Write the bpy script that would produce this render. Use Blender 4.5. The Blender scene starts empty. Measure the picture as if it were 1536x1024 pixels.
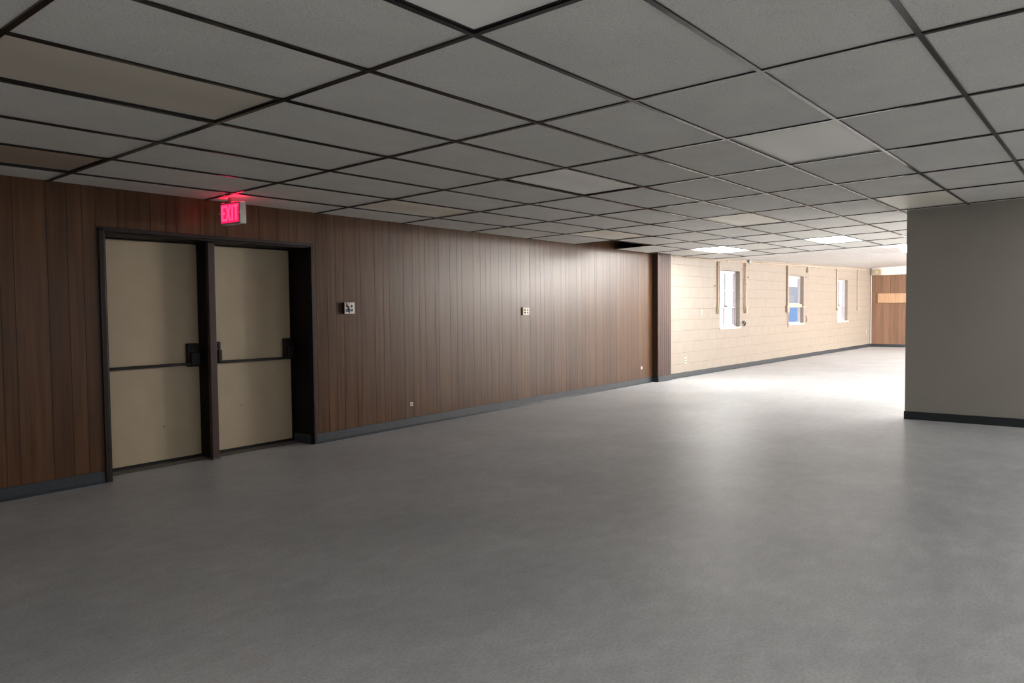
import bpy, bmesh, math, random
from mathutils import Matrix, Vector
random.seed(7)
PI = math.pi
scn = bpy.context.scene
COL = scn.collection

# ------------------------------------------------------------------ helpers
class MB:
    """collects faces with material slots, then links them as one mesh object"""
    def __init__(s):
        s.v = []; s.f = []; s.m = []; s.t = []
    def quad(s, pts, mi=0, tint=0.5):
        b = len(s.v); s.v += [tuple(p) for p in pts]
        s.f.append(tuple(range(b, b + len(pts)))); s.m.append(mi); s.t.append(tint)
    def box(s, x0, x1, y0, y1, z0, z1, mi=0, tint=0.5, skip=''):
        P = lambda x, y, z: (x, y, z)
        if 'f' not in skip: s.quad([P(x0,y0,z0),P(x1,y0,z0),P(x1,y0,z1),P(x0,y0,z1)], mi, tint)
        if 'b' not in skip: s.quad([P(x1,y1,z0),P(x0,y1,z0),P(x0,y1,z1),P(x1,y1,z1)], mi, tint)
        if 'l' not in skip: s.quad([P(x0,y1,z0),P(x0,y0,z0),P(x0,y0,z1),P(x0,y1,z1)], mi, tint)
        if 'r' not in skip: s.quad([P(x1,y0,z0),P(x1,y1,z0),P(x1,y1,z1),P(x1,y0,z1)], mi, tint)
        if 't' not in skip: s.quad([P(x0,y0,z1),P(x1,y0,z1),P(x1,y1,z1),P(x0,y1,z1)], mi, tint)
        if 'd' not in skip: s.quad([P(x0,y1,z0),P(x1,y1,z0),P(x1,y0,z0),P(x0,y0,z0)], mi, tint)
    def tube(s, a, b, r, n=10, mi=0, cap=True):
        a = Vector(a); b = Vector(b); d = (b - a).normalized()
        u = d.orthogonal().normalized(); w = d.cross(u)
        ra = [a + r*(math.cos(2*PI*k/n)*u + math.sin(2*PI*k/n)*w) for k in range(n)]
        rb = [p + (b - a) for p in ra]
        for k in range(n):
            s.quad([ra[k], ra[(k+1)%n], rb[(k+1)%n], rb[k]], mi)
        if cap:
            s.quad(list(reversed(ra)), mi); s.quad(rb, mi)
    def path(s, pts, r, n=8, mi=0):
        for a, b in zip(pts[:-1], pts[1:]): s.tube(a, b, r, n, mi)
    def dome(s, c, r, h, n=20, k=6, mi=0):
        """shallow dome hanging below c"""
        rings = []
        for j in range(k + 1):
            a = PI/2*j/k
            rr = r*math.cos(a); zz = c[2] - h*math.sin(a)
            rings.append([(c[0]+rr*math.cos(2*PI*q/n), c[1]+rr*math.sin(2*PI*q/n), zz) for q in range(n)])
        for j in range(k):
            for q in range(n):
                s.quad([rings[j+1][q], rings[j+1][(q+1)%n], rings[j][(q+1)%n], rings[j][q]], mi)
    def build(s, name, mats, parent=None, bevel=0.0, smooth=False):
        me = bpy.data.meshes.new(name)
        me.from_pydata(s.v, [], s.f)
        if not isinstance(mats, (list, tuple)): mats = [mats]
        for m in mats: me.materials.append(m)
        me.polygons.foreach_set('material_index', s.m)
        ca = me.color_attributes.new('tint', 'FLOAT_COLOR', 'CORNER')
        for p in me.polygons:
            for li in p.loop_indices: ca.data[li].color = (s.t[p.index],)*3 + (1,)
        bm = bmesh.new(); bm.from_mesh(me)
        bmesh.ops.remove_doubles(bm, verts=bm.verts, dist=1e-5)
        bmesh.ops.recalc_face_normals(bm, faces=bm.faces)
        bm.to_mesh(me); bm.free()
        if smooth:
            me.polygons.foreach_set('use_smooth', [True]*len(me.polygons))
        o = bpy.data.objects.new(name, me); COL.objects.link(o)
        if parent: o.parent = parent
        if bevel > 0:
            b = o.modifiers.new('bevel', 'BEVEL'); b.width = bevel; b.segments = 2; b.limit_method = 'ANGLE'
        return o

def tag(o, label=None, cat=None, group=None, kind=None):
    if label: o['label'] = label
    if cat: o['category'] = cat
    if group: o['group'] = group
    if kind: o['kind'] = kind
    return o
def thing(name, label, cat, loc=(0,0,0), rz=0.0, group=None):
    o = bpy.data.objects.new(name, None); COL.objects.link(o)
    o.location = loc; o.rotation_euler = (0, 0, rz); o.empty_display_size = .1
    return tag(o, label, cat, group)
def struct(o, label=None, cat=None):
    return tag(o, label, cat, None, 'structure')

# ------------------------------------------------------------------ materials
def mat(name):
    m = bpy.data.materials.new(name); m.use_nodes = True
    nt = m.node_tree; b = nt.nodes['Principled BSDF']
    return m, nt, b
def node(nt, t, **kw):
    n = nt.nodes.new(t)
    for k, v in kw.items():
        if hasattr(n, k): setattr(n, k, v)
        else: n.inputs[k].default_value = v
    return n
def ramp(nt, fac, stops):
    r = nt.nodes.new('ShaderNodeValToRGB')
    while len(r.color_ramp.elements) < len(stops): r.color_ramp.elements.new(.5)
    for e, (p, c) in zip(r.color_ramp.elements, stops):
        e.position = p; e.color = tuple(c) + (1,)
    nt.links.new(fac, r.inputs[0]); return r.outputs[0]
def coords(nt, scale=(1,1,1), kind='Object'):
    tc = nt.nodes.new('ShaderNodeTexCoord'); mp = nt.nodes.new('ShaderNodeMapping')
    mp.inputs['Scale'].default_value = scale
    nt.links.new(tc.outputs[kind], mp.inputs[0]); return mp.outputs[0]
def noise(nt, vec, scale, detail=4, rough=.55):
    n = nt.nodes.new('ShaderNodeTexNoise')
    n.inputs['Scale'].default_value = scale; n.inputs['Detail'].default_value = detail
    n.inputs['Roughness'].default_value = rough
    nt.links.new(vec, n.inputs['Vector']); return n.outputs['Fac']
def mixc(nt, a, b, fac, mode='MIX'):
    m = nt.nodes.new('ShaderNodeMix'); m.data_type = 'RGBA'; m.blend_type = mode
    for s, v in ((6, a), (7, b)):
        if hasattr(v, 'links'): nt.links.new(v, m.inputs[s])
        else: m.inputs[s].default_value = tuple(v) + (1,)
    if hasattr(fac, 'links'): nt.links.new(fac, m.inputs[0])
    else: m.inputs[0].default_value = fac
    return m.outputs[2]
def bump(nt, b, h, strength, dist=.002):
    n = nt.nodes.new('ShaderNodeBump'); n.inputs['Strength'].default_value = strength
    n.inputs['Distance'].default_value = dist
    nt.links.new(h, n.inputs['Height']); nt.links.new(n.outputs[0], b.inputs['Normal'])
def simple(name, col, rough=.5, metal=0.0, var=.12, scale=14, spec=.5, bmp=0.0):
    m, nt, b = mat(name)
    v = coords(nt)
    n = noise(nt, v, scale)
    c = ramp(nt, n, [(.25, [x*(1-var) for x in col]), (.75, [min(1, x*(1+var)) for x in col])])
    nt.links.new(c, b.inputs['Base Color'])
    b.inputs['Roughness'].default_value = rough; b.inputs['Metallic'].default_value = metal
    b.inputs['Specular IOR Level'].default_value = spec
    if bmp: bump(nt, b, noise(nt, v, scale*8), bmp)
    return m
def emit(name, col, strength, base=(.8,.8,.8)):
    m, nt, b = mat(name)
    b.inputs['Base Color'].default_value = tuple(base) + (1,)
    b.inputs['Emission Color'].default_value = tuple(col) + (1,)
    b.inputs['Emission Strength'].default_value = strength
    b.inputs['Roughness'].default_value = .5
    return m
def wood(name, dark, light, rough=.36, spec=.5, coat=0.0):
    m, nt, b = mat(name)
    v = coords(nt, (1, 1, .045))
    n1 = noise(nt, v, 26, 6, .6)
    v2 = coords(nt, (1, 1, .012))
    n2 = noise(nt, v2, 110, 3, .6)
    c1 = ramp(nt, n1, [(.28, dark), (.72, light)])
    c2 = mixc(nt, c1, [x*.55 for x in dark], ramp(nt, n2, [(.55, (0,0,0)), (.75, (.55,.55,.55))]))
    at = node(nt, 'ShaderNodeAttribute', attribute_name='tint')
    t = ramp(nt, at.outputs['Fac'], [(0, (.72,.72,.72)), (1, (1.0,1.0,1.0))])
    c3 = mixc(nt, c2, t, 1.0, 'MULTIPLY')
    nt.links.new(c3, b.inputs['Base Color'])
    nr = ramp(nt, n1, [(.2, (rough-.05,)*3), (.8, (rough+.07,)*3)])
    nt.links.new(nr, b.inputs['Roughness'])
    b.inputs['Specular IOR Level'].default_value = spec
    bump(nt, b, n2, .06, .001)
    return m

M = {}
M['panel'] = wood('walnut_panelling', (.070,.031,.012), (.130,.062,.029), .31, .22)
M['groove'] = simple('panel_groove', (.042,.021,.011), .6)
M['panel_far'] = wood('teak_panelling', (.20,.108,.068), (.30,.18,.115), .4)
M['groove_far'] = simple('far_groove', (.10,.05,.03), .6)
M['pillar'] = wood('pillar_slats', (.085,.045,.036), (.135,.078,.064), .42)
M['board'] = wood('plywood_board', (.56,.34,.20), (.70,.46,.29), .5)
M['casing'] = simple('casing_paint', (.018,.010,.008), .4, var=.2, spec=.25)
M['jamb'] = simple('jamb_paint', (.008,.005,.004), .5, var=.2, spec=.15)
M['mullion'] = simple('mullion_paint', (.050,.028,.025), .35, var=.2, spec=.4)
M['door'] = simple('door_beige', (.40,.325,.22), .42, var=.05, scale=5, bmp=.04)
M['bronze'] = simple('dark_bronze', (.011,.009,.009), .42, .2, var=.2, spec=.3)
M['threshold'] = simple('threshold_plate', (.10,.095,.085), .5, .3)
M['rubber'] = simple('rubber_cove', (.036,.044,.053), .45, var=.1, spec=.25)
M['rubber_black'] = simple('rubber_black', (.014,.017,.020), .42, var=.1)
M['partition'] = simple('partition_paint', (.30,.275,.245), .6, var=.04, scale=3, bmp=.08)
M['white'] = simple('white_paint', (.80,.79,.78), .55, var=.04)
M['plain'] = simple('plain_wall', (.42,.39,.34), .6, var=.05)
M['deck'] = simple('roof_deck', (.03,.03,.03), .9, var=.3)
M['ivory'] = simple('ivory_plastic', (.62,.54,.40), .35, var=.05)
M['white_plastic'] = simple('white_plastic', (.68,.64,.60), .4, var=.06)
M['dark'] = simple('socket_dark', (.012,.011,.010), .6)
M['teal'] = simple('blue_sockets', (.010,.045,.075), .4, var=.3)
M['cream_metal'] = simple('painted_conduit', (.58,.45,.36), .5, var=.12)
M['brown_metal'] = simple('rusty_conduit', (.46,.33,.26), .55, var=.25)
M['tan_box'] = simple('tan_box', (.46,.39,.27), .5, var=.12)
M['grey_metal'] = simple('grey_metal', (.40,.41,.40), .5, .2)
M['sash'] = simple('sash_metal', (.62,.56,.57), .45, .2, var=.08)
M['sill'] = simple('sill_paint', (.78,.72,.66), .5, var=.04)
M['exit_shell'] = simple('exit_shell', (.62,.60,.57), .4, var=.04)
M['red_panel'] = emit('exit_red', (1.0,.012,.085), 1.15, (.6,.02,.05))
M['added_red_strip'] = emit('exit_added_glow', (1.0,.012,.06), 13.0, (.6,.02,.05))  # added emitter for the red glow above the sign
M['red_letter'] = emit('exit_letter', (1.0,.05,.17), 1.5, (.7,.05,.08))
M['red_trim'] = simple('exit_frame', (.28,.22,.24), .4)

# ceiling tile
def ceiling_tile():
    m, nt, b = mat('acoustic_tile')
    v = coords(nt)
    n1 = noise(nt, v, 3.0, 3); n2 = noise(nt, v, 150, 3, .7)
    c = ramp(nt, n1, [(.3, (.69,.675,.645)), (.7, (.75,.735,.70))])
    sp = ramp(nt, n2, [(.36, (.74,.74,.74)), (.52, (1,1,1))])
    nt.links.new(mixc(nt, c, sp, 1, 'MULTIPLY'), b.inputs['Base Color'])
    b.inputs['Roughness'].default_value = .9; b.inputs['Specular IOR Level'].default_value = .15
    bump(nt, b, n2, .2, .0015)
    return m
M['tile'] = ceiling_tile()
M['tbar'] = simple('tbar_black', (.010,.011,.012), .20, .0, var=.2, spec=.5)
def diffuser(name, col):
    m, nt, b = mat(name)
    v = coords(nt, (1, 1, 1))
    w1 = node(nt, 'ShaderNodeTexVoronoi'); w1.inputs['Scale'].default_value = 70
    w1.inputs['Randomness'].default_value = 0
    nt.links.new(v, w1.inputs['Vector'])
    c = ramp(nt, w1.outputs['Distance'], [(.1, [x*.74 for x in col]), (.5, col)])
    nt.links.new(c, b.inputs['Base Color']); b.inputs['Roughness'].default_value = .45
    bump(nt, b, w1.outputs['Distance'], .4, .002)
    return m
M['diff_white'] = diffuser('diffuser_white', (.97,.96,.92))
M['diff_cream'] = diffuser('diffuser_cream', (.88,.83,.72))
M['diff_grey'] = diffuser('diffuser_grey', (.78,.765,.72))
M['diff_tan'] = diffuser('diffuser_tan', (.66,.60,.51))
M['diff_brown'] = diffuser('diffuser_brown', (.45,.37,.29))

def floor_mat():
    m, nt, b = mat('grey_sheet_vinyl')
    v = coords(nt, (1, 1, 1))
    n1 = noise(nt, v, 1.1, 4); n2 = noise(nt, coords(nt, (.8, 1.3, 1)), 6.5, 8, .72); n3 = noise(nt, v, 75, 3)
    c = ramp(nt, n2, [(.32, (.455,.465,.48)), (.68, (.60,.61,.625))])
    c = mixc(nt, c, ramp(nt, n1, [(.35, (.84,.85,.86)), (.65, (1,1,1))]), 1, 'MULTIPLY')
    c = mixc(nt, c, ramp(nt, n3, [(.35, (.80,.80,.80)), (.6, (1,1,1))]), 1, 'MULTIPLY')
    nt.links.new(c, b.inputs['Base Color'])
    r = ramp(nt, n2, [(.3, (.41,)*3), (.7, (.51,)*3)])
    nt.links.new(r, b.inputs['Roughness'])
    b.inputs['Specular IOR Level'].default_value = .7
    bump(nt, b, n2, .05, .002)
    return m
M['floor'] = floor_mat()
def block_mat():
    m, nt, b = mat('painted_block')
    v = coords(nt, (1, 1, 1))
    sx = nt.nodes.new('ShaderNodeSeparateXYZ'); nt.links.new(v, sx.inputs[0])
    cx = nt.nodes.new('ShaderNodeCombineXYZ')
    nt.links.new(sx.outputs['X'], cx.inputs['X'])
    ad = node(nt, 'ShaderNodeMath', operation='SUBTRACT'); ad.inputs[1].default_value = .05
    nt.links.new(sx.outputs['Z'], ad.inputs[0]); nt.links.new(ad.outputs[0], cx.inputs['Y'])
    bk = nt.nodes.new('ShaderNodeTexBrick')
    bk.inputs['Scale'].default_value = 1; bk.inputs['Brick Width'].default_value = .41
    bk.inputs['Row Height'].default_value = .205; bk.inputs['Mortar Size'].default_value = .006
    bk.inputs['Mortar Smooth'].default_value = .4
    bk.inputs['Color1'].default_value = (.32,.277,.232,1); bk.inputs['Color2'].default_value = (.31,.27,.228,1)
    bk.inputs['Mortar'].default_value = (.26,.215,.17,1)
    nt.links.new(cx.outputs[0], bk.inputs['Vector'])
    n = noise(nt, v, 5, 5)
    c = mixc(nt, bk.outputs['Color'], ramp(nt, n, [(.3, (.93,.92,.90)), (.7, (1,1,1))]), 1, 'MULTIPLY')
    nt.links.new(c, b.inputs['Base Color']); b.inputs['Roughness'].default_value = .5
    iv = node(nt, 'ShaderNodeMath', operation='SUBTRACT'); iv.inputs[0].default_value = 1
    nt.links.new(bk.outputs['Fac'], iv.inputs[1]); bump(nt, b, iv.outputs[0], .5, .006)
    return m
M['block'] = block_mat()
def plank_mat():
    m, nt, b = mat('white_plank_ceiling')
    v = coords(nt)
    n = noise(nt, coords(nt, (.2, 3, 1)), 4)
    nt.links.new(ramp(nt, n, [(.3, (.80,.77,.75)), (.7, (.88,.86,.84))]), b.inputs['Base Color'])
    b.inputs['Roughness'].default_value = .5
    return m
M['plank'] = plank_mat()
def glass_mat():
    m, nt, b = mat('window_glass')
    nt.nodes.remove(b); out = nt.nodes['Material Output']
    tr = nt.nodes.new('ShaderNodeBsdfTransparent'); tr.inputs[0].default_value = (.93,.96,.98,1)
    gl = nt.nodes.new('ShaderNodeBsdfGlossy'); gl.inputs['Roughness'].default_value = .03
    lw = nt.nodes.new('ShaderNodeLayerWeight'); lw.inputs[0].default_value = .5
    pw = node(nt, 'ShaderNodeMath', operation='POWER'); pw.inputs[1].default_value = 4
    nt.links.new(lw.outputs['Facing'], pw.inputs[0])
    fr = node(nt, 'ShaderNodeMath', operation='MULTIPLY_ADD'); fr.inputs[1].default_value = .6; fr.inputs[2].default_value = .05
    nt.links.new(pw.outputs[0], fr.inputs[0])
    mx = nt.nodes.new('ShaderNodeMixShader')
    nt.links.new(fr.outputs[0], mx.inputs[0]); nt.links.new(tr.outputs[0], mx.inputs[1])
    nt.links.new(gl.outputs[0], mx.inputs[2]); nt.links.new(mx.outputs[0], out.inputs[0])
    return m
M['glass'] = glass_mat()
M['ground'] = simple('concrete_yard', (.50,.49,.47), .8, var=.06, scale=1)
M['siding'] = simple('grey_siding', (.36,.37,.385), .7, var=.05)
M['siding_trim'] = simple('pale_trim', (.62,.62,.63), .6, var=.03)
M['blue'] = simple('blue_boards', (.15,.27,.47), .6, var=.15)
M['hinge'] = simple('steel', (.45,.44,.42), .35, .8)

# ------------------------------------------------------------------ the place's measures (metres)
S_W, Y_W = 0.0367, 4.2221            # panelled wall: y = Y_W + S_W (x-3)
S_C, Y_C = -0.0089, 4.494            # painted block wall
RZ_W = math.atan(S_W); RZ_C = math.atan(S_C)
wy = lambda x: Y_W + S_W*(x - 3)
cy = lambda x: Y_C + S_C*(x - 3)
TA = -0.0271
cz = lambda y: 2.2628 + TA*(y - 4.15)             # suspended ceiling dips towards the panelled wall
pz = lambda x, y: 2.266 + .0167*(x - 10.5) + TA*(y - 4.4)   # plank ceiling of the far hall
X_B, X_F, Y_R = -7.0, 24.05, -7.0
X_P = 7.434; Y_P = -.06               # partition face and its free end
TOP = 2.95
DX0, DX1, DZ = .42, 2.385, 1.935      # double-door opening
DEPTH = .29

# ------------------------------------------------------------------ floor
mb = MB()
mb.box(X_B-.3, X_F+.3, Y_R-.3, 4.9, -.12, 0)
struct(mb.build('floor', M['floor']), 'grey mottled vinyl floor running through the whole hall', 'floor')

# ------------------------------------------------------------------ panelled wall
pat = [.10,.17,.06,.20,.13,.09,.22,.14,.11]
def grooves(u0, u1, start):
    out = []; x = start; k = 0
    while x < u1:
        if x > u0 + .015 and x < u1 - .015: out.append(x)
        x += pat[k % len(pat)]; k += 1
    return out
def panelled(mb, u0, u1, z0, z1, start, g=.0036, d=.003, rnd=None, caps=True):
    """grooved sheet with its face on local y=0, body behind it (towards +y)"""
    gs = grooves(u0, u1, start); xs = [u0] + gs + [u1]
    for a, b in zip(xs[:-1], xs[1:]):
        key = random.Random(int(round((a if a != u0 else b-.01)*1000)))
        t = key.random()
        a2 = a + (g/2 if a != u0 else 0); b2 = b - (g/2 if b != u1 else 0)
        mb.quad([(a2,0,z0),(b2,0,z0),(b2,0,z1),(a2,0,z1)], 0, t)
    for x in gs:
        a, b = x - g/2, x + g/2
        mb.quad([(a,0,z0),(a,d,z0),(a,d,z1),(a,0,z1)], 1); mb.quad([(a,d,z0),(b,d,z0),(b,d,z1),(a,d,z1)], 1)
        mb.quad([(b,d,z0),(b,0,z0),(b,0,z1),(b,d,z1)], 1)
uw = lambda x: (x - 3)/math.cos(RZ_W)
def at_w(o):
    o.location = (3, Y_W, 0); o.rotation_euler = (0, 0, RZ_W); return o
mb = MB(); st = uw(X_B) - .05
panelled(mb, uw(X_B), uw(DX0), 0, TOP, st)
panelled(mb, uw(DX0), uw(DX1), DZ, TOP, st)
panelled(mb, uw(DX1), uw(10.0), 0, TOP, st)
for a, b, z0 in ((uw(X_B), uw(DX0), 0), (uw(DX0), uw(DX1), DZ), (uw(DX1), uw(10.0), 0)):
    mb.box(a, b, .01, .36, z0, TOP, 2)
wl = at_w(mb.build('wall_left', [M['panel'], M['groove'], M['jamb']]))
struct(wl, 'dark walnut grooved panelling wall with the double doors', 'wall')

# baseboards on it
def baseboard(name, u0, u1, h, m, rot, origin, lab=None):
    mb = MB()
    mb.quad([(u0,-.004,h),(u1,-.004,h),(u1,0,h+.002),(u0,0,h+.002)])
    mb.quad([(u0,-.006,.02),(u1,-.006,.02),(u1,-.004,h),(u0,-.004,h)])
    mb.quad([(u0,-.020,.0005),(u1,-.020,.0005),(u1,-.006,.02),(u0,-.006,.02)])
    for u in (u0, u1):
        mb.quad([(u,-.02,.0005),(u,-.006,.02),(u,-.004,h),(u,0,h+.002),(u,.0,.0005)])
    o = mb.build(name, m); o.location = origin; o.rotation_euler = (0,0,rot)
    return struct(o, lab, 'baseboard' if lab else None)
bb = MB()
baseboard('baseboard_left', uw(X_B), uw(DX0-.045), .09, M['rubber'], RZ_W, (3, Y_W, 0), 'dark rubber baseboard left of the double doors')
baseboard('baseboard_left', uw(DX1+.035), uw(9.85), .095, M['rubber'], RZ_W, (3, Y_W, 0), 'grey rubber baseboard along the panelled wall right of the doors')

# ------------------------------------------------------------------ double doors
# casing and jambs (one fixed frame), local wall frame
mb = MB()
a, b = uw(DX0), uw(DX1); c = .032
mb.box(a-c-.01, a, -.018, .002, 0, DZ+.03); mb.box(b, b+c, -.018, .002, 0, DZ+.03)
mb.box(a-c-.01, b+c, -.018, .002, DZ, DZ+.03)
fr = at_w(mb.build('trim_1', M['casing'], bevel=.004))
struct(fr, 'dark brown casing around the double doors', 'door casing')
mb = MB()
mb.box(a-.001, a+.014, 0, .36, 0, DZ); mb.box(b-.014, b+.001, 0, .36, 0, DZ)
mb.box(a, b, 0, .36, DZ-.016, DZ+.001)
mb.box(a+.014, a+.03, DEPTH-.012, DEPTH+.02, 0, DZ-.016); mb.box(b-.03, b-.014, DEPTH-.012, DEPTH+.02, 0, DZ-.016)
mb.box(a, b, DEPTH-.015, DEPTH+.02, DZ-.028, DZ-.016)
jm = mb.build('jamb', M['jamb'], fr)
mb = MB()
mb.box(b-.022, b-.013, .02, .27, .001, .095)
mb.build('jamb_base', M['rubber'], fr)
# mullion between the doors
mb = MB()
mu0, mu1 = uw(1.366), uw(1.432)
mb.box(mu0, mu1, .11, DEPTH+.02, .012, DZ-.016, 0)
tm = at_w(mb.build('trim_2', M['mullion'], bevel=.004)); struct(tm, 'dark brown post between the two doors', 'door post')
mb = MB(); mb.box(mu0-.004, mu1+.004, .10, DEPTH, .0, .013); mb.build('base_plate', M['threshold'], tm)
mb = MB(); mb.box(mu0-.006, mu0+.001, .15, DEPTH-.01, .02, DZ-.02); mb.box(mu1-.001, mu1+.03, DEPTH-.03, DEPTH-.004, .02, DZ-.02)
mb.build('stop', M['jamb'], tm)
# threshold
mb = MB()
for x0, x1 in ((a+.014, mu0-.006), (mu1+.006, b-.022)):
    mb.quad([(x0,.19,.001),(x1,.19,.001),(x1,.215,.022),(x0,.215,.022)])
    mb.box(x0, x1, .215, .36, .0, .022)
struct(at_w(mb.build('trim_3', M['threshold'])), 'worn metal threshold under the double doors', 'threshold')

def make_door(n, x0, x1, label, barspec, cases, dots):
    u0, u1 = uw(x0), uw(x1)
    mb = MB(); mb.box(u0, u1, DEPTH, DEPTH+.045, .036, DZ-.022)
    d = at_w(mb.build(n, M['door'], bevel=.002)); struct(d, label, 'door')
    mb = MB(); mb.box(u0+.002, u1-.002, DEPTH-.008, DEPTH, .022, .042); mb.build('door_sweep', M['bronze'], d)
    z0, z1, bx0, bx1 = barspec
    p = MB(); p.box(uw(bx0), uw(bx1), DEPTH-.075, DEPTH-.053, 0, .024)
    bar = p.build('panic_bar', M['bronze'], d, bevel=.006)
    for v in bar.data.vertices:
        v.co.z += z0 + (z1-z0)*(v.co.x-uw(bx0))/(uw(bx1)-uw(bx0))
    for (cx0, cx1, cz0, cz1, dep) in cases:
        q = MB(); ua, ub = uw(cx0), uw(cx1)
        q.box(ua, ub, DEPTH-.05, DEPTH, cz0, cz1)
        cs = q.build('latch_case', M['bronze'], d, bevel=.008)
        q = MB(); q.box(ua+.012, ub-.004, DEPTH-.05-dep, DEPTH-.045, cz0+.01, cz0+(cz1-cz0)*.62)
        q.box(ua+.02, ub-.012, DEPTH-.058, DEPTH-.045, cz0+(cz1-cz0)*.70, cz0+(cz1-cz0)*.9)
        q.build('lever_cover', M['bronze'], cs, bevel=.006)
    for (dx, dz) in dots:
        q = MB(); q.tube((uw(dx), DEPTH-.003, dz), (uw(dx), DEPTH+.001, dz), .006, 10)
        q.build('bolt_cap', M['threshold'], d)
    return d
make_door('door_1', DX0+.016, 1.366, 'left leaf of the beige double doors with a black panic bar',
          (.845, .845, .50, 1.30), [(1.235, 1.335, .83, 1.035, .03)], [(1.02, .33)])
make_door('door_2', 1.436, DX1-.016, 'right leaf of the beige double doors with a black panic bar',
          (.845, .838, 1.535, 2.30), [(1.50, 1.555, .845, 1.04, .025), (2.255, 2.345, .838, 1.043, .03)], [(1.78, .43), (2.20, .74)])

# ------------------------------------------------------------------ pillar where the panelling ends
mb = MB()
px0, px1, pyf, pyb = 9.85, 10.35, 4.36, 4.62
mb.box(px0, px1, pyf+.012, pyb, 0, TOP, 1)
nr = 13; w = (px1-px0)/nr
for k in range(nr):
    x = px0 + k*w; t = random.random()
    A = [(x+.004,pyf+.012),(x+.010,pyf),(x+w-.010,pyf),(x+w-.004,pyf+.012)]
    for p, q in zip(A[:-1], A[1:]):
        mb.quad([(p[0],p[1],0),(q[0],q[1],0),(q[0],q[1],TOP),(p[0],p[1],TOP)], 0, t)
struct(mb.build('trim_4', [M['pillar'], M['groove']]), 'dark ribbed wooden pillar where panelling meets the painted block wall', 'pillar')
mb = MB()
mb.box(px0-.008, px1+.008, pyf-.008, pyb-.05, 0, .095)
struct(mb.build('baseboard_pillar', M['rubber'], bevel=.003), 'rubber baseboard wrapped round the ribbed pillar', 'baseboard')

# ------------------------------------------------------------------ block wall with three windows
uc = lambda x: (x - 3)/math.cos(RZ_C)
def at_c(o):
    o.location = (3, Y_C, 0); o.rotation_euler = (0, 0, RZ_C); return o
WIN = [(12.60, 13.62, .885, 2.065), (16.61, 17.69, .885, 2.065), (20.57, 21.56, .870, 2.055)]
def pierced(mb, u0, u1, y0, y1, z0, z1, holes, mi=0):
    xs = [u0]
    for h in holes: xs += [h[0], h[1]]
    xs.append(u1)
    for k in range(0, len(xs), 2): mb.box(xs[k], xs[k+1], y0, y1, z0, z1, mi)
    for h in holes:
        mb.box(h[0], h[1], y0, y1, z0, h[2], mi); mb.box(h[0], h[1], y0, y1, h[3], z1, mi)
mb = MB()
pierced(mb, uc(10.0), uc(X_F+.3), 0, .155, 0, TOP, [(uc(x0), uc(x1), z0, z1) for x0, x1, z0, z1 in WIN])
struct(at_c(mb.build('wall_painted', M['block'])), 'cream painted concrete block wall with three windows', 'wall')
baseboard('baseboard_painted', uc(px1), uc(X_F), .095, M['rubber'], RZ_C, (3, Y_C, 0), 'grey rubber baseboard under the three windows')

REV = .085
def win_frame(n, x0, x1, z0, z1, label):
    """sill and outer frame, the window's own root"""
    mb = MB(); u0, u1 = uc(x0), uc(x1)
    mb.box(u0, u0+.03, REV, REV+.06, z0, z1); mb.box(u1-.03, u1, REV, REV+.06, z0, z1)
    mb.box(u0, u1, REV, REV+.06, z1-.03, z1); mb.box(u0, u1, REV, REV+.06, z0, z0+.03)
    o = at_c(mb.build(n, M['sash'])); struct(o, label, 'window')
    q = MB(); q.box(u0-.02, u1+.03, -.02, REV+.01, z0-.03, z0+.004); q.build('window_sill', M['sill'], o, bevel=.003)
    return o, u0, u1
def sash(o, u0, u1, z0, z1, cols, rows, y, mw=.022, thick=.04):
    mb = MB(); e = .032
    mb.box(u0, u0+e, y, y+thick, z0, z1); mb.box(u1-e, u1, y, y+thick, z0, z1)
    mb.box(u0, u1, y, y+thick, z1-e, z1); mb.box(u0, u1, y, y+thick, z0, z0+e)
    for k in range(1, cols):
        u = u0 + (u1-u0)*k/cols; mb.box(u-mw/2, u+mw/2, y+.004, y+thick-.004, z0+e, z1-e)
    for k in range(1, rows):
        z = z0 + (z1-z0)*k/rows; mb.box(u0+e, u1-e, y+.005, y+thick-.005, z-mw/2, z+mw/2)
    s = mb.build('sash', M['sash'], o)
    g = MB(); g.quad([(u0+e,y+thick/2,z0+e),(u1-e,y+thick/2,z0+e),(u1-e,y+thick/2,z1-e),(u0+e,y+thick/2,z1-e)])
    g.build('pane', M['glass'], s)
    return s
o, u0, u1 = win_frame('window_1', *WIN[0], 'first window from the ribbed pillar, six bright panes')
sash(o, u0+.03, u1-.03, 1.285, 2.035, 2, 2, REV+.012)
sash(o, u0+.03, u1-.03, .915, 1.315, 2, 1, REV+.03)
q = MB(); q.box((u0+u1)/2-.05, (u0+u1)/2+.05, REV-.006, REV+.012, 1.315, 1.335); q.build('sash_lock', M['bronze'], o)
o, u0, u1 = win_frame('window_2', *WIN[1], 'middle window with a protruding board across it and open lower half')
sash(o, u0+.03, u1-.03, 1.36, 2.035, 1, 1, REV+.012)
q = MB(); q.box(u0+.0, u1+.12, -.03, REV+.02, 1.285, 1.30); q.box(u0+.005, u1-.005, .04, REV+.04, 1.30, 1.36)
q.build('meeting_board', M['cream_metal'], o)
q = MB(); q.box(u0+.03, u0+.30, REV+.03, REV+.05, 1.18, 1.285); q.build('broken_pane_remnant', M['grey_metal'], o)
o, u0, u1 = win_frame('window_3', *WIN[2], 'third window from the pillar, nearest the far panelled wall')
sash(o, u0+.03, u1-.03, 1.285, 2.025, 2, 2, REV+.012)
sash(o, u0+.03, u1-.03, .90, 1.315, 1, 1, REV+.03)
q = MB(); q.box((u0+u1)/2-.10, (u0+u1)/2+.05, REV-.006, REV+.012, 1.315, 1.335); q.build('sash_lock', M['bronze'], o)

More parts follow.
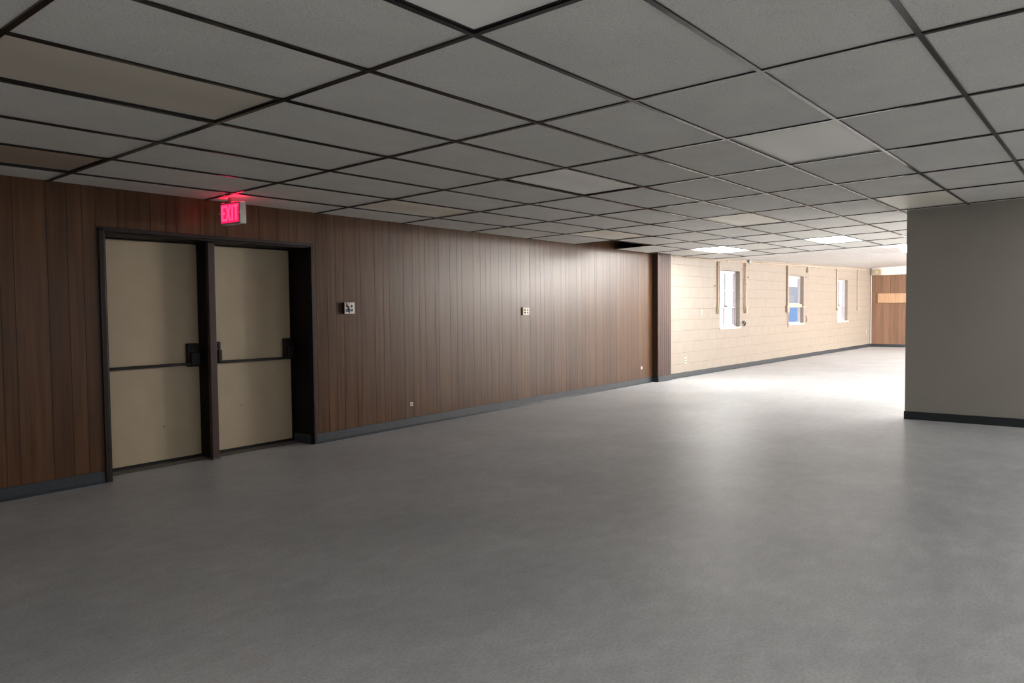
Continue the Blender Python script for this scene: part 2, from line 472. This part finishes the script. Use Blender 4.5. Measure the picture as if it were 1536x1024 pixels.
# ------------------------------------------------------------------ far wall
mb = MB()
L = cy(X_F) - Y_R
z_top = 2.27
panelled(mb, 0, L, 0, z_top, .05, g=.006)
mb.box(0, L, .006, .25, 0, z_top, 1)
wf = mb.build('wall_far', [M['panel_far'], M['groove_far']])
wf.location = (X_F, cy(X_F), 0); wf.rotation_euler = (0, 0, -PI/2)
struct(wf, 'light teak panelled wall at the far end', 'wall')
mb = MB(); mb.box(0, L, -.012, .25, z_top, TOP)
t5 = mb.build('trim_5', M['white']); t5.location = wf.location; t5.rotation_euler = wf.rotation_euler
struct(t5, 'white band above the far panelled wall', 'wall trim')
baseboard('baseboard_far', .02, L, .085, M['rubber'], -PI/2, (X_F, cy(X_F), 0), 'grey rubber baseboard of the far panelled wall')

# ------------------------------------------------------------------ partition
mb = MB(); mb.box(X_P, X_P+.16, Y_R, Y_P, 0, TOP)
struct(mb.build('wall_partition', M['partition'], bevel=.004), 'grey beige partition wall standing out into the hall on the right', 'wall')
mb = MB(); mb.box(X_P-.008, X_P+.168, Y_R, Y_P+.008, 0, .092)
struct(mb.build('baseboard_partition', M['rubber_black'], bevel=.004), 'black rubber baseboard of the grey partition', 'baseboard')

# ------------------------------------------------------------------ walls behind the camera, with unseen windows added to let in daylight
RW = [(3.6, 7.1, .2, 2.35), (11.0, 13.4, .9, 2.2), (15.0, 17.4, .9, 2.2), (19.0, 21.4, .9, 2.2)]
mb = MB(); pierced(mb, X_B-.3, X_F+.3, Y_R-.25, Y_R, 0, TOP, RW)
struct(mb.build('wall_right', M['plain']), 'plain painted wall behind the camera on the right', 'wall')
for k, (x0, x1, z0, z1) in enumerate(RW):
    mb = MB(); y = Y_R-.16
    for a_, b_ in ((x0, x0+.05), (x1-.05, x1), ((x0+x1)/2-.025, (x0+x1)/2+.025)): mb.box(a_, b_, y, y+.06, z0, z1)
    mb.box(x0, x1, y, y+.06, z0, z0+.05); mb.box(x0, x1, y, y+.06, z1-.05, z1)
    o = struct(mb.build('window_%d' % (k+4), M['sash']))
    g = MB(); g.quad([(x0+.04,y+.03,z0+.04),(x1-.04,y+.03,z0+.04),(x1-.04,y+.03,z1-.04),(x0+.04,y+.03,z1-.04)]); g.build('pane', M['glass'], o)
BW = [(-6.4, -3.4, .25, 2.35)]
mb = MB(); pierced(mb, Y_R, 4.2, 0, .25, 0, TOP, BW)
for k, q in enumerate(mb.v): mb.v[k] = (X_B - q[1], q[0], q[2])
for k, (y0, y1, z0, z1) in enumerate(BW):
    fb = MB(); x = X_B-.16
    for a_, b_ in ((y0, y0+.05), (y1-.05, y1), ((y0+y1)/2-.025, (y0+y1)/2+.025)): fb.box(x, x+.06, a_, b_, z0, z1)
    fb.box(x, x+.06, y0, y1, z0, z0+.05); fb.box(x, x+.06, y0, y1, z1-.05, z1)
    o = struct(fb.build('window_%d' % (k+10), M['sash']))
    g = MB(); g.quad([(x+.03,y0+.04,z0+.04),(x+.03,y1-.04,z0+.04),(x+.03,y1-.04,z1-.04),(x+.03,y0+.04,z1-.04)]); g.build('pane', M['glass'], o)
struct(mb.build('wall_back', M['plain']), 'plain painted wall behind the camera', 'wall')

# ------------------------------------------------------------------ suspended ceiling
GX = {-5:-6.01,-4:-4.80,-3:-3.60,-2:-2.39,-1:-1.18,0:.032,1:1.28,2:2.471,3:3.656,4:4.853,5:6.06,6:7.298,7:8.489,8:9.70,9:10.94,10:12.15}
GY = {-2:-1.336,-1:-.673,0:-.004,1:.612,2:1.241,3:1.852,4:2.474,5:3.102,6:3.705}
for j in range(-3, -12, -1): GY[j] = GY[j+1] - .615
GX[-6] = X_B; GY[-11] = Y_R
wall_y = lambda x: (wy(x) if x < 9.9 else cy(x)) + .003
LIGHTS = {}
for i in (-4, -1, 2, 5, 8):
    for j in (-10, -7, -4, -1, 2, 5): LIGHTS[(i, j)] = 'diff_cream'
LIGHTS[(-1,-1)] = 'diff_white'; LIGHTS[(2,2)] = 'diff_white'; LIGHTS[(2,5)] = 'diff_cream'
LIGHTS[(-1,2)] = 'diff_tan'; LIGHTS[(-1,5)] = 'diff_brown'; LIGHTS[(2,-1)] = 'diff_grey'
LIGHTS[(5,2)] = 'diff_cream'; LIGHTS[(5,-1)] = 'diff_cream'; LIGHTS[(5,5)] = 'diff_cream'
LIT = {(8,2):7, (8,5):32, (8,-1):26, (8,-4):46, (-4,-7):76, (-1,-7):18, (2,-7):19, (5,-7):17, (5,-4):4}   # two are seen burning, the others are unseen and added as fill
for q, e in LIT.items():
    LIGHTS[q] = 'lit_%g' % e
    if LIGHTS[q] not in M: M[LIGHTS[q]] = emit('lit_diffuser', (1.0,.97,.92), e)
TW = .0125; RISE = .008
tiles = MB(); bars = MB()
def C3(x, y, dz=0): return (x, y, cz(y) + dz)
for i in range(-6, 10):
    for j in range(-11, 7):
        x0, x1 = GX[i], GX[i+1]; y0 = GY[j]
        if j < 6: ya = yb = GY[j+1]
        else: ya, yb = wall_y(x0), wall_y(x1)
        if (i, j) in LIGHTS or (i, j) == (6, 6): continue
        sag = random.uniform(0, .002)
        tiles.quad([C3(x0,y0,RISE+sag), C3(x1,y0,RISE+sag), C3(x1,yb,RISE+sag), C3(x0,ya,RISE+sag)], 0, random.random())
def bar_y(x, y0, y1, w=TW):
    for dz0, dz1, ww in ((0, RISE*.98, w), (0, .04, .0015)):
        if ww == w:
            bars.quad([C3(x-w,y0),C3(x+w,y0),C3(x+w,y1),C3(x-w,y1)])
            for s in (-1, 1): bars.quad([C3(x+s*w,y0),C3(x+s*w,y1),C3(x+s*w,y1,RISE),C3(x+s*w,y0,RISE)])
def bar_x(y, x0, x1, w=TW):
    bars.quad([C3(x0,y-w),C3(x1,y-w),C3(x1,y+w),C3(x0,y+w)])
    for s in (-1, 1): bars.quad([C3(x0,y+s*w),C3(x1,y+s*w),C3(x1,y+s*w,RISE),C3(x0,y+s*w,RISE)])
for i in range(-5, 11): bar_y(GX[i], Y_R, wall_y(GX[i]))
for j in range(-10, 7):
    for i in range(-6, 10): bar_x(GY[j], GX[i]+TW, GX[i+1]-TW, .0115)
cl = struct(tiles.build('ceiling', M['tile']), 'suspended ceiling of grey speckled tiles', 'ceiling')
bars.build('grid', M['tbar'], cl); cl.children[0]['label'] = 'black metal tile grid'
# hanging edge board where the tiles stop and the plank ceiling begins
mb = MB(); x = GX[10]
n = 12
for k in range(n):
    y0 = Y_R + (cy(x)-Y_R)*k/n; y1 = Y_R + (cy(x)-Y_R)*(k+1)/n
    for xx in (x-.01, x+.012): mb.quad([(xx,y0,cz(y0)-.004),(xx,y1,cz(y1)-.004),(xx,y1,cz(y1)+.14),(xx,y0,cz(y0)+.14)])
    mb.quad([(x-.01,y0,cz(y0)-.004),(x-.01,y1,cz(y1)-.004),(x+.012,y1,cz(y1)-.004),(x+.012,y0,cz(y0)-.004)])
struct(mb.build('trim_6', M['white']), 'white edge strip where tile ceiling meets plank ceiling', 'ceiling trim')
# plank ceiling of the far hall: boards along y with small gaps
mb = MB(); x = GX[10]+.012
while x < X_F + .02:
    x1 = min(x + .30, X_F + .03)
    mb.quad([(x,Y_R,pz(x,Y_R)),(x1-.03,Y_R,pz(x1,Y_R)),(x1-.03,cy(x)+.01,pz(x1,cy(x))),(x,cy(x)+.01,pz(x,cy(x)))])
    mb.quad([(x1-.03,Y_R,pz(x1,Y_R)+.012),(x1,Y_R,pz(x1,Y_R)+.012),(x1,cy(x)+.01,pz(x1,cy(x))+.012),(x1-.03,cy(x)+.01,pz(x1,cy(x))+.012)])
    mb.quad([(x1-.03,Y_R,pz(x1,Y_R)),(x1-.03,Y_R,pz(x1,Y_R)+.012),(x1-.03,cy(x)+.01,pz(x1,cy(x))+.012),(x1-.03,cy(x)+.01,pz(x1,cy(x)))])
    x = x1
struct(mb.build('ceiling', M['plank']), 'white plank ceiling of the far hall', 'ceiling')
# roof deck above
mb = MB(); mb.box(X_B-.3, X_F+.3, Y_R-.3, 4.95, TOP, TOP+.1)
struct(mb.build('ceiling', M['deck']), 'dark roof deck seen through the missing tile', 'ceiling')

# ------------------------------------------------------------------ recessed ceiling lights
LAB = {(-1,-1): 'unlit ceiling light with white ribbed lens, nearest the camera at the top edge',
 (-1,2): 'unlit tan yellowed ceiling light at upper left of the room',
 (-1,5): 'unlit brown stained ceiling light close to the panelling left of the exit sign',
 (2,-1): 'unlit grey lensed ceiling light, first along the row towards the grey partition',
 (2,2): 'unlit ceiling light with clean white lens in mid ceiling',
 (2,5): 'unlit cream ceiling light beside the panelling right of the exit sign',
 (5,2): 'unlit cream ceiling light beyond the clean white mid ceiling one',
 (5,-1): 'unlit cream ceiling light right in front of the grey partition',
 (5,5): 'unlit dim ceiling light next to the missing tile',
 (8,2): 'lit ceiling light glowing white farther from the block wall',
 (8,5): 'lit ceiling light glowing white close to the block wall'}
for (i, j), mk in LIGHTS.items():
    behind = (i, j) not in LAB
    x0, x1, y0, y1 = GX[i], GX[i+1], GY[j], GY[j+1]
    xc, yc = (x0+x1)/2, (y0+y1)/2
    hx, hy = (x1-x0)/2-.003, (y1-y0)/2-.003
    def Z(y): return TA*y
    if behind:
        lab = ('lit' if mk.startswith('lit') else 'unlit') + ' unseen recessed ceiling light outside the picture'  # any lit one here is added to fill the room with light
    else: lab = LAB[(i, j)]
    t = thing('ceiling_light', lab, 'ceiling light', (xc, yc, cz(yc)), 0, 'recessed ceiling lights in the tile grid')
    mb = MB(); e = .016; r = RISE
    def ring(a, b, za, zb):
        P = lambda sx, sy, q, z: (sx*(hx-q), sy*(hy-q), Z(sy*(hy-q)) + z)
        for s in ((-1,-1,1,-1),(1,-1,1,1),(1,1,-1,1),(-1,1,-1,-1)):
            mb.quad([P(s[0],s[1],a,za),P(s[2],s[3],a,za),P(s[2],s[3],b,zb),P(s[0],s[1],b,zb)])
    ring(0, e, r, r-.002); ring(e, e, r-.002, r+.010); ring(0, 0, r, .10)
    P = [(-hx,-hy),(hx,-hy),(hx,hy),(-hx,hy)]
    mb.quad([(a_, b_, Z(b_)+.10) for a_, b_ in P])
    mb.build('frame', M['bronze'] if mk in ('diff_white','diff_tan','diff_brown') else M['grey_metal'], t)
    mb = MB(); q = e
    mb.quad([(sx*(hx-q), sy*(hy-q), Z(sy*(hy-q))+r+.006) for sx, sy in ((-1,-1),(1,-1),(1,1),(-1,1))])
    mb.build('diffuser', M[mk], t)
    if behind and (i, j) not in ((8, -1), (5, -4)):   # nothing of these shows: unlit ones close the ceiling, lit ones are added to brighten
        pass

# surface lamp of the far hall, half hidden by the partition
def dome_lamp(x, y, r, lab, e):
    z = pz(x, y)
    t = thing('ceiling_lamp', lab, 'ceiling lamp', (x, y, z), 0)
    mb = MB(); mb.tube((0,0,-.035),(0,0,.01), r*.75, 24); mb.build('lamp_base', M['white'], t)
    mb = MB()
    for k in range(3):
        a = 2*PI*k/3 + .5
        q = (r*.5*math.cos(a), r*.5*math.sin(a))
        mb.dome((q[0], q[1], -.035), r*.42, .10, 16, 6)
    mb.build('bulb', emit('lit_lamp', (1.0,.95,.90), e), t, smooth=True)
    return t
LAMPS = [(13.15, 1.02, 50), (14.0, -3.5, 350), (17.5, -3.3, 1250), (20.0, -5.0, 2100), (21.5, -3.5, 2500)]  # first lamp is seen; the rest are unseen, added to brighten the hall
for k, (x, y, e) in enumerate(LAMPS):
    if k == 0: dome_lamp(x, y, .24, 'bright lamp on the plank ceiling half hidden by the grey partition', e)
    else: dome_lamp(x, y, .26, 'unseen bright lamp added to the plank ceiling behind the grey partition', e)['group'] = 'unseen lamps added behind the partition'

# ------------------------------------------------------------------ exit sign
ex = thing('exit_sign', 'red glowing exit sign hanging from the ceiling above the double doors', 'exit sign', (1.345, 3.88, 2.045), math.radians(3))
HW, HT, TH = .136, .182, .060
mb = MB(); mb.box(0, TH, -HW, HW, 0, HT); mb.build('housing', M['exit_shell'], ex, bevel=.006)
mb = MB(); mb.tube((TH/2, .03, HT-.002), (TH/2, .03, HT+.012), .045, 20); mb.tube((TH/2,.03,HT+.01),(TH/2,.03,cz(3.91)-2.045), .02, 12)
mb.build('canopy_mount', M['red_trim'], ex)
def exit_face(side):
    """side -1: faces -x (towards the camera); +1: the other way"""
    xs = -.004 if side < 0 else TH+.004
    mb = MB()
    e = .012
    for y0, y1, z0, z1 in ((-HW+.002, HW-.002, .002, e), (-HW+.002, HW-.002, HT-e, HT-.002), (-HW+.002, -HW+e, e, HT-e), (HW-e, HW-.002, e, HT-e)):
        mb.box(min(xs,xs-side*.005), max(xs,xs-side*.005), y0, y1, z0, z1)
    f = mb.build('face_frame', M['red_trim'], ex)
    mb = MB(); xp = xs - side*.002
    mb.box(min(xp,xp-side*.002), max(xp,xp-side*.002), -HW+e, HW-e, e, HT-e)
    p = mb.build('face_panel', M['red_panel'], ex); p['label'] = 'glowing red panel'
    # letters; s runs along the reading direction
    mb = MB(); s = -1 if side < 0 else 1
    zb, zt = .028, .158; st_ = .018
    xa, xb = sorted((xs+side*.001, xs-side*.002))
    def bar(u0, u1, z0, z1):
        y0, y1 = sorted((s*u0, s*u1)); mb.box(xa, xb, y0, y1, z0, z1)
    def diag(u0, z0, u1, z1, w=.020):
        pts = [(u0-w/2,z0),(u0+w/2,z0),(u1+w/2,z1),(u1-w/2,z1)]
        for xx in (xa, xb): mb.quad([(xx, s*u, z) for u, z in pts])
        for k in range(4):
            p_, q_ = pts[k], pts[(k+1)%4]
            mb.quad([(xa,s*p_[0],p_[1]),(xa,s*q_[0],q_[1]),(xb,s*q_[0],q_[1]),(xb,s*p_[0],p_[1])])
    bar(-.112,-.094,zb,zt); bar(-.094,-.060,zb,zb+st_); bar(-.094,-.060,zt-st_,zt); bar(-.094,-.066,(zb+zt-st_)/2,(zb+zt+st_)/2)
    diag(-.048, zb, .006, zt); diag(.006, zb, -.048, zt)
    bar(.026,.044,zb,zt)
    bar(.058,.114,zt-st_,zt); bar(.077,.095,zb,zt-st_)
    p.parent = f
    l = mb.build('letters', M['red_letter'], f); l['label'] = 'glowing letters EXIT'
exit_face(-1); exit_face(1)
mb = MB(); mb.box(.008, TH-.008, -HW+.01, HW-.01, HT-.002, HT+.0015); mb.build('added_glow_strip', M['added_red_strip'], ex)['label'] = 'red glowing strip added on top to tint the ceiling'  # added glowing strip, throws red onto the ceiling over the sign
for y in (-HW-.002, HW+.002):
    mb = MB(); mb.tube((.0, y-.004, HT*.52), (.0, y+.004, HT*.52), .008, 8); mb.build('clip', M['white'], ex)

# ------------------------------------------------------------------ wall plates
def wall_thing(name, label, cat, x, z, onto='w', group=None):
    if onto == 'w': return thing(name, label, cat, (x, wy(x), z), RZ_W, group)
    return thing(name, label, cat, (x, cy(x), z), RZ_C, group)
# open electrical box right of the doors
t = wall_thing('outlet_box', 'open white electrical box with blue sockets on the panelling right of the doors', 'outlet box', 2.846, 1.335)
mb = MB(); mb.box(-.066, .066, -.035, 0, -.058, .058); mb.build('box', M['dark'], t)
mb = MB(); mb.box(-.066, .066, -.042, -.035, -.058, .058); cp = mb.build('cover_plate', M['white_plastic'], t, bevel=.003)
for x0, x1, z0, z1, mk in ((-.052,-.008,.012,.026,'dark'), (-.022,-.002,-.030,.012,'teal'), (-.052,-.012,-.040,-.006,'teal'), (.012,.036,.006,.034,'dark'), (.006,.042,-.034,-.008,'teal')):
    mb = MB(); mb.box(x0, x1, -.0445, -.0415, z0, z1); mb.build('socket', M[mk], cp)
mb = MB(); mb.path([(-.05,-.046,.05),(-.03,-.05,.02),(-.015,-.05,.0),(-.005,-.046,-.05)], .0035, 6); mb.build('wire', M['teal'], t)
mb = MB(); mb.box(-.05,-.0, -.0435,-.0415, .032, .054); mb.build('label_patch', simple('pink_patch', (.50,.26,.22), .5), t)['label'] = 'pinkish stain at the top corner'
# ivory four-way outlet in mid wall
t = wall_thing('wall_outlet', 'ivory four way outlet in the middle of the panelled wall', 'outlet', 5.992, 1.278)
mb = MB(); mb.box(-.076, .076, -.022, 0, -.052, .052); cp = mb.build('cover_plate', M['ivory'], t, bevel=.006)
for sx in (-1, 1):
    for sz in (-1, 1):
        mb = MB(); wv = .020 if sx < 0 else .011
        mb.box(.032*sx-wv, .032*sx+wv, -.0235, -.0215, .018*sz-.011, .018*sz+.011); mb.build('socket', M['dark'], cp)
# small low plates
t = wall_thing('wall_outlet', 'tiny white plate low on the panelling left of the wall middle', 'outlet', 3.762, .251)
mb = MB(); mb.box(-.021, .021, -.010, 0, -.020, .020); mb.build('cover_plate', M['white_plastic'], t, bevel=.003)
mb = MB(); mb.box(-.008, .008, -.012, -.0095, -.008, .008); mb.build('socket', M['dark'], t)
t = wall_thing('wall_outlet', 'tiny white plate low on the panelling beside the ribbed pillar', 'outlet', 9.42, .278)
mb = MB(); mb.box(-.026, .026, -.010, 0, -.024, .024); mb.build('cover_plate', M['white_plastic'], t, bevel=.003)
# block wall plates
def tall_plate(name, label, cat, x, z, w=.035, h=.058, toggle=True):
    t = wall_thing(name, label, cat, x, z, 'c')
    mb = MB(); mb.box(-w, w, -.010, 0, -h, h); mb.build('cover_plate', M['white_plastic'], t, bevel=.003)
    mb = MB()
    if toggle: mb.box(-.008, .008, -.022, -.009, -.012, .012)
    else: mb.box(-.016, .016, -.012, -.009, -.034, -.006); mb.box(-.016, .016, -.012, -.009, .006, .034)
    mb.build('toggle' if toggle else 'socket', M['white_plastic'] if toggle else M['dark'], t)
tall_plate('light_switch', 'white switch plate on the block wall left of the first window', 'switch', 11.72, 1.20)
tall_plate('wall_outlet', 'white outlet low on the block wall just right of the ribbed pillar', 'outlet', 11.035, .312, toggle=False)
tall_plate('wall_outlet', 'white outlet low on the block wall beside the far corner', 'outlet', 23.6, .50, toggle=False)

# ------------------------------------------------------------------ conduits dropping beside the windows
def conduit(x, ztop, zbot, label, r=.018, box=(.035, .10), twin=0.0, strap=None, mk='cream_metal', tail=None):
    r *= .8; ztop = (2.245 if x < 12.55 else 2.245 + .18*(x-12.55)/10.85) - .014
    t = wall_thing('conduit', label, 'conduit', x, zbot, 'c', 'conduits beside the windows')
    h = ztop - zbot
    mb = MB(); mb.tube((0,-r-.004,box[1]*.5),(0,-r-.004,h), r, 10); pp = mb.build('pipe', M[mk], t, smooth=False)
    if twin:
        mb = MB(); mb.tube((twin,-r-.004,box[1]*.5),(twin,-r-.004,h), r*.6, 8); mb.build('pipe', M['brown_metal'], t)
    mb = MB(); mb.box(-box[0], box[0], -.055, 0, 0, box[1]); mb.build('junction_box', M['tan_box'] if box[0] < .05 else M['brown_metal'], t, bevel=.004)
    for zz in ((h-.06,) if strap is None else (h-.06, strap-zbot)):
        mb = MB(); mb.box(-r*2.6, r*2.6, -.006, 0, zz-.012, zz+.012); mb.box(-r*1.3, r*1.3, -2*r-.008, 0, zz-.012, zz+.012); mb.build('strap', M['brown_metal'], pp)
    if tail:
        mb = MB(); mb.path([(0.02,-.02,.01),(.05,-.03,-.10),(.055,-.02,-.22),(.06,-.02,tail-zbot)], .010, 6); mb.build('cord', M['brown_metal'], t)
conduit(12.47, 2.27, 1.175, 'tan conduit dropping left of the first window', .022, (.035,.13), .065)
conduit(13.88, 2.29, 1.175, 'tan conduit with a strap halfway, right of the first window', .024, (.040,.14), -.07, 1.80)
conduit(16.45, 2.34, 1.165, 'brown conduit with a hanging cord left of the middle window', .030, (.075,.17), 0, None, 'brown_metal', .80)
conduit(20.44, 2.40, 1.18, 'slim conduit dropping left of the third window', .022, (.030,.06))
conduit(22.52, 2.44, 1.18, 'slim conduit near the far corner right of the third window', .016, (.045,.05), 0, None, 'brown_metal')
# wiring run under the ceiling
t = wall_thing('conduit', 'thin conduit running along the top of the block wall', 'conduit', 10.5, 2.20, 'c')
mb = MB(); mb.tube((0.05,-.016,.045),(2.05,-.016,.045+.0), .010, 8); mb.tube((2.05,-.016,.045),(12.9,-.016,.225), .010, 8); pp = mb.build('pipe', M['cream_metal'], t)
for k in range(7):
    u = .6 + 1.84*k; z = .045 if u < 2.05 else .045 + .18*(u-2.05)/10.85
    mb = MB(); mb.box(u-.012, u+.012, -.028, -.001, z-.016, z+.016); mb.build('strap', M['cream_metal'], pp)
# small remains on the block wall
t = wall_thing('pipe_stub', 'short rusty pipe stub with a chain above the middle window', 'pipe stub', 17.90, 2.165, 'c')
mb = MB(); mb.tube((0,-.03,.0),(0,-.03,.09), .030, 10); mb.tube((0,-.03,.09),(0,-.03,.155), .016, 8); mb.build('pipe', M['brown_metal'], t)
for k in range(5):
    mb = MB(); mb.box(.16-.010, .16+.010, -.016, 0, -.18+.065*k, -.160+.065*k); mb.build('chain_link', M['cream_metal'], t)
t = wall_thing('wall_bracket', 'small grey triangular bracket high on the wall right of the first window', 'bracket', 14.06, 2.255, 'c')
mb = MB()
tri = [(-.07,0,0),(.09,0,0),(.0,0,.10)]
mb.quad([(p[0],-.05,p[2]) for p in tri]); mb.quad([(p[0],0,p[2]) for p in tri])
for k in range(3):
    p, q = tri[k], tri[(k+1)%3]; mb.quad([(p[0],-.05,p[2]),(q[0],-.05,q[2]),(q[0],0,q[2]),(p[0],0,p[2])])
mb.build('plate', M['grey_metal'], t)
t = wall_thing('wall_hook', 'dark broken metal hook below right of the first window', 'hook', 13.80, .93, 'c')
mb = MB(); mb.path([(-.06,-.01,.07),(-.01,-.04,.0),(.05,-.01,-.03)], .014, 6); mb.path([(.0,-.01,.08),(.05,-.035,.03),(.09,-.01,.0)], .012, 6); mb.build('prongs', M['bronze'], t)
t = wall_thing('wall_hook', 'rusty hook beside the lower right corner of the middle window', 'hook', 17.86, .90, 'c')
mb = MB(); mb.path([(0,-.01,.0),(0,-.035,.06),(0,-.01,.16)], .016, 6); mb.build('prongs', M['brown_metal'], t)
for x, z, lab in ((12.33, 1.735, 'small rusty bolt left of the first window'), (14.03, 1.95, 'small rusty bolt right of the first window top'), (17.82, 2.05, 'small rusty bolt right of the middle window top')):
    t = wall_thing('wall_bolt', lab, 'bolt', x, z, 'c')
    mb = MB(); mb.tube((0,0.002,0),(0,-.015,0), .015, 8); mb.build('bolt_head', M['brown_metal'], t)
    mb = MB(); mb.tube((0,-.013,0),(0,-.03,0), .008, 6); mb.build('shank', M['bronze'], t)

# ------------------------------------------------------------------ far wall things
yc_far = cy(X_F)
t = thing('wall_board', 'long pale plywood board fixed across the far panelled wall', 'board', (X_F, 2.95, 1.54), -PI/2)
mb = MB(); mb.box(-1.13, 1.13, -.025, 0, -.148, .148); mb.build('board', M['board'], t, bevel=.003)
mb = MB()
for u in (-1.05, -.35, .35, 1.05): mb.tube((u,-.028,.09),(u,-.02,.09), .01, 8); mb.tube((u,-.028,-.09),(u,-.02,-.09), .01, 8)
mb.build('screw', M['hinge'], t)
t = thing('emergency_light', 'tan emergency light box high in the far corner above the teak panelling', 'emergency light', (X_F-.012, yc_far-.205, 2.265), -PI/2)
mb = MB(); mb.box(-.13, .13, -.12, 0, 0, .19); mb.build('housing', M['tan_box'], t, bevel=.01)
mb = MB(); mb.tube((0,-.145,.095),(0,-.118,.095), .045, 16); mb.build('lamp_head', M['cream_metal'], t)
mb = MB(); mb.tube((0,-.150,.095),(0,-.143,.095), .022, 14); mb.build('lens', M['ivory'], t)
t = thing('cable', 'white cable running down the far corner from the emergency light', 'cable', (X_F-.03, yc_far-.03, 0), 0)
mb = MB(); mb.path([(0,0,.10),(0,0,2.22),(0,0,2.30),(-.02,-.005,2.42),(0,-.045,2.48)], .012, 8); mb.build('sheath', M['white'], t)

# ------------------------------------------------------------------ tiny hooks under the ceiling
for x, y, lab in ((3.70, 2.38, 'tiny dark hook under the ceiling left of the clean white ceiling light'), (3.66, 2.98, 'tiny dark hook under the ceiling near the panelled wall')):
    t = thing('ceiling_hook', lab, 'hook', (x, y, cz(y)), 0)
    mb = MB(); mb.path([(0,0,.004),(0,0,-.02),(.008,0,-.028),(.014,0,-.02)], .003, 6); mb.build('wire', M['bronze'], t)

# ------------------------------------------------------------------ outside the windows
mb = MB()
mb.quad([(-90,4.95,-.25),(120,4.95,-.25),(120,90,-.25),(-90,90,-.25)])
mb.quad([(-90,-90,-.25),(120,-90,-.25),(120,Y_R-.3,-.25),(-90,Y_R-.3,-.25)])
mb.quad([(-90,Y_R-.3,-.25),(X_B-.3,Y_R-.3,-.25),(X_B-.3,4.95,-.25),(-90,4.95,-.25)])
struct(mb.build('ground', M['ground']), 'pale concrete yard outside the windows', 'ground')
t = thing('building', 'grey building with a pale band seen through the middle window', 'building', (46.4, 14.0, -.25), 0)
mb = MB(); mb.box(-2.1, 2.3, 0, 1.2, 0, 2.3); mb.box(-2.1, -.2, -.3, 0, 0, 2.75); mb.build('wall', M['siding'], t)
mb = MB(); mb.box(.1, 2.3, -.06, 0, 1.75, 2.0); mb.build('band', M['siding_trim'], t)
mb = MB(); mb.box(-.1, 2.4, -.15, 1.3, 2.3, 2.4); mb.build('roof', M['siding_trim'], t)
t = thing('fence', 'blue boarded fence seen through the open lower half of the middle window', 'fence', (28.0, 8.2, -.25), 0)
mb = MB()
for k in range(26):
    mb.box(-1.9+.16*k, -1.9+.16*k+.15, 0, .03, 0, 1.52 + .01*(k%3), 0, random.random())
mb.build('boards', M['blue'], t)
mb = MB(); mb.box(-1.9, 2.3, .03, .07, .3, .4); mb.box(-1.9, 2.3, .03, .07, 1.2, 1.3); mb.build('rail', M['blue'], t)

# ------------------------------------------------------------------ daylight
w = bpy.data.worlds.new('sky'); scn.world = w; w.use_nodes = True
nt = w.node_tree; bg = nt.nodes['Background']
tc = nt.nodes.new('ShaderNodeTexCoord'); sp = nt.nodes.new('ShaderNodeSeparateXYZ')
nt.links.new(tc.outputs['Generated'], sp.inputs[0])
c = ramp(nt, sp.outputs['Z'], [(0, (.90,.92,.98)), (.06, (.80,.86,1.0)), (.7, (.70,.82,1.0))])
nt.links.new(c, bg.inputs[0]); bg.inputs[1].default_value = 1.6
sun = bpy.data.lights.new('sun', 'SUN'); sun.energy = 5; sun.angle = .02; sun.color = (1,.96,.9)
so = bpy.data.objects.new('sun', sun); COL.objects.link(so); so.location = (30, 0, 30)
so.rotation_euler = (0, math.radians(32), math.radians(4))

# ------------------------------------------------------------------ camera
yaw, pit, rol = 38.50961883*PI/180, -2.40461872*PI/180, -.57354302*PI/180
fwd = Vector((math.cos(yaw)*math.cos(pit), math.sin(yaw)*math.cos(pit), math.sin(pit)))
r0 = Vector((math.sin(yaw), -math.cos(yaw), 0)); u0 = r0.cross(fwd)
cr = math.cos(rol)*r0 + math.sin(rol)*u0; cu = -math.sin(rol)*r0 + math.cos(rol)*u0
cam = bpy.data.cameras.new('camera'); co = bpy.data.objects.new('camera', cam); COL.objects.link(co)
mw = Matrix.Identity(4)
for k in range(3):
    mw[k][0] = cr[k]; mw[k][1] = cu[k]; mw[k][2] = -fwd[k]
mw[0][3], mw[1][3], mw[2][3] = -2.26650285, -2.00820821, 1.30730654
co.matrix_world = mw
cam.sensor_width = 36; cam.lens = 1151.70883/1536*36; cam.clip_start = .05; cam.clip_end = 500
scn.camera = co
scn.view_settings.view_transform = 'Standard'; scn.view_settings.look = 'None'
scn.view_settings.exposure = 0.24; scn.view_settings.gamma = 1.0; scn.view_settings.use_curve_mapping = False
scn.cycles.use_denoising = True
scn.cycles.max_bounces = 16; scn.cycles.diffuse_bounces = 10
scn.cycles.sample_clamp_indirect = 8
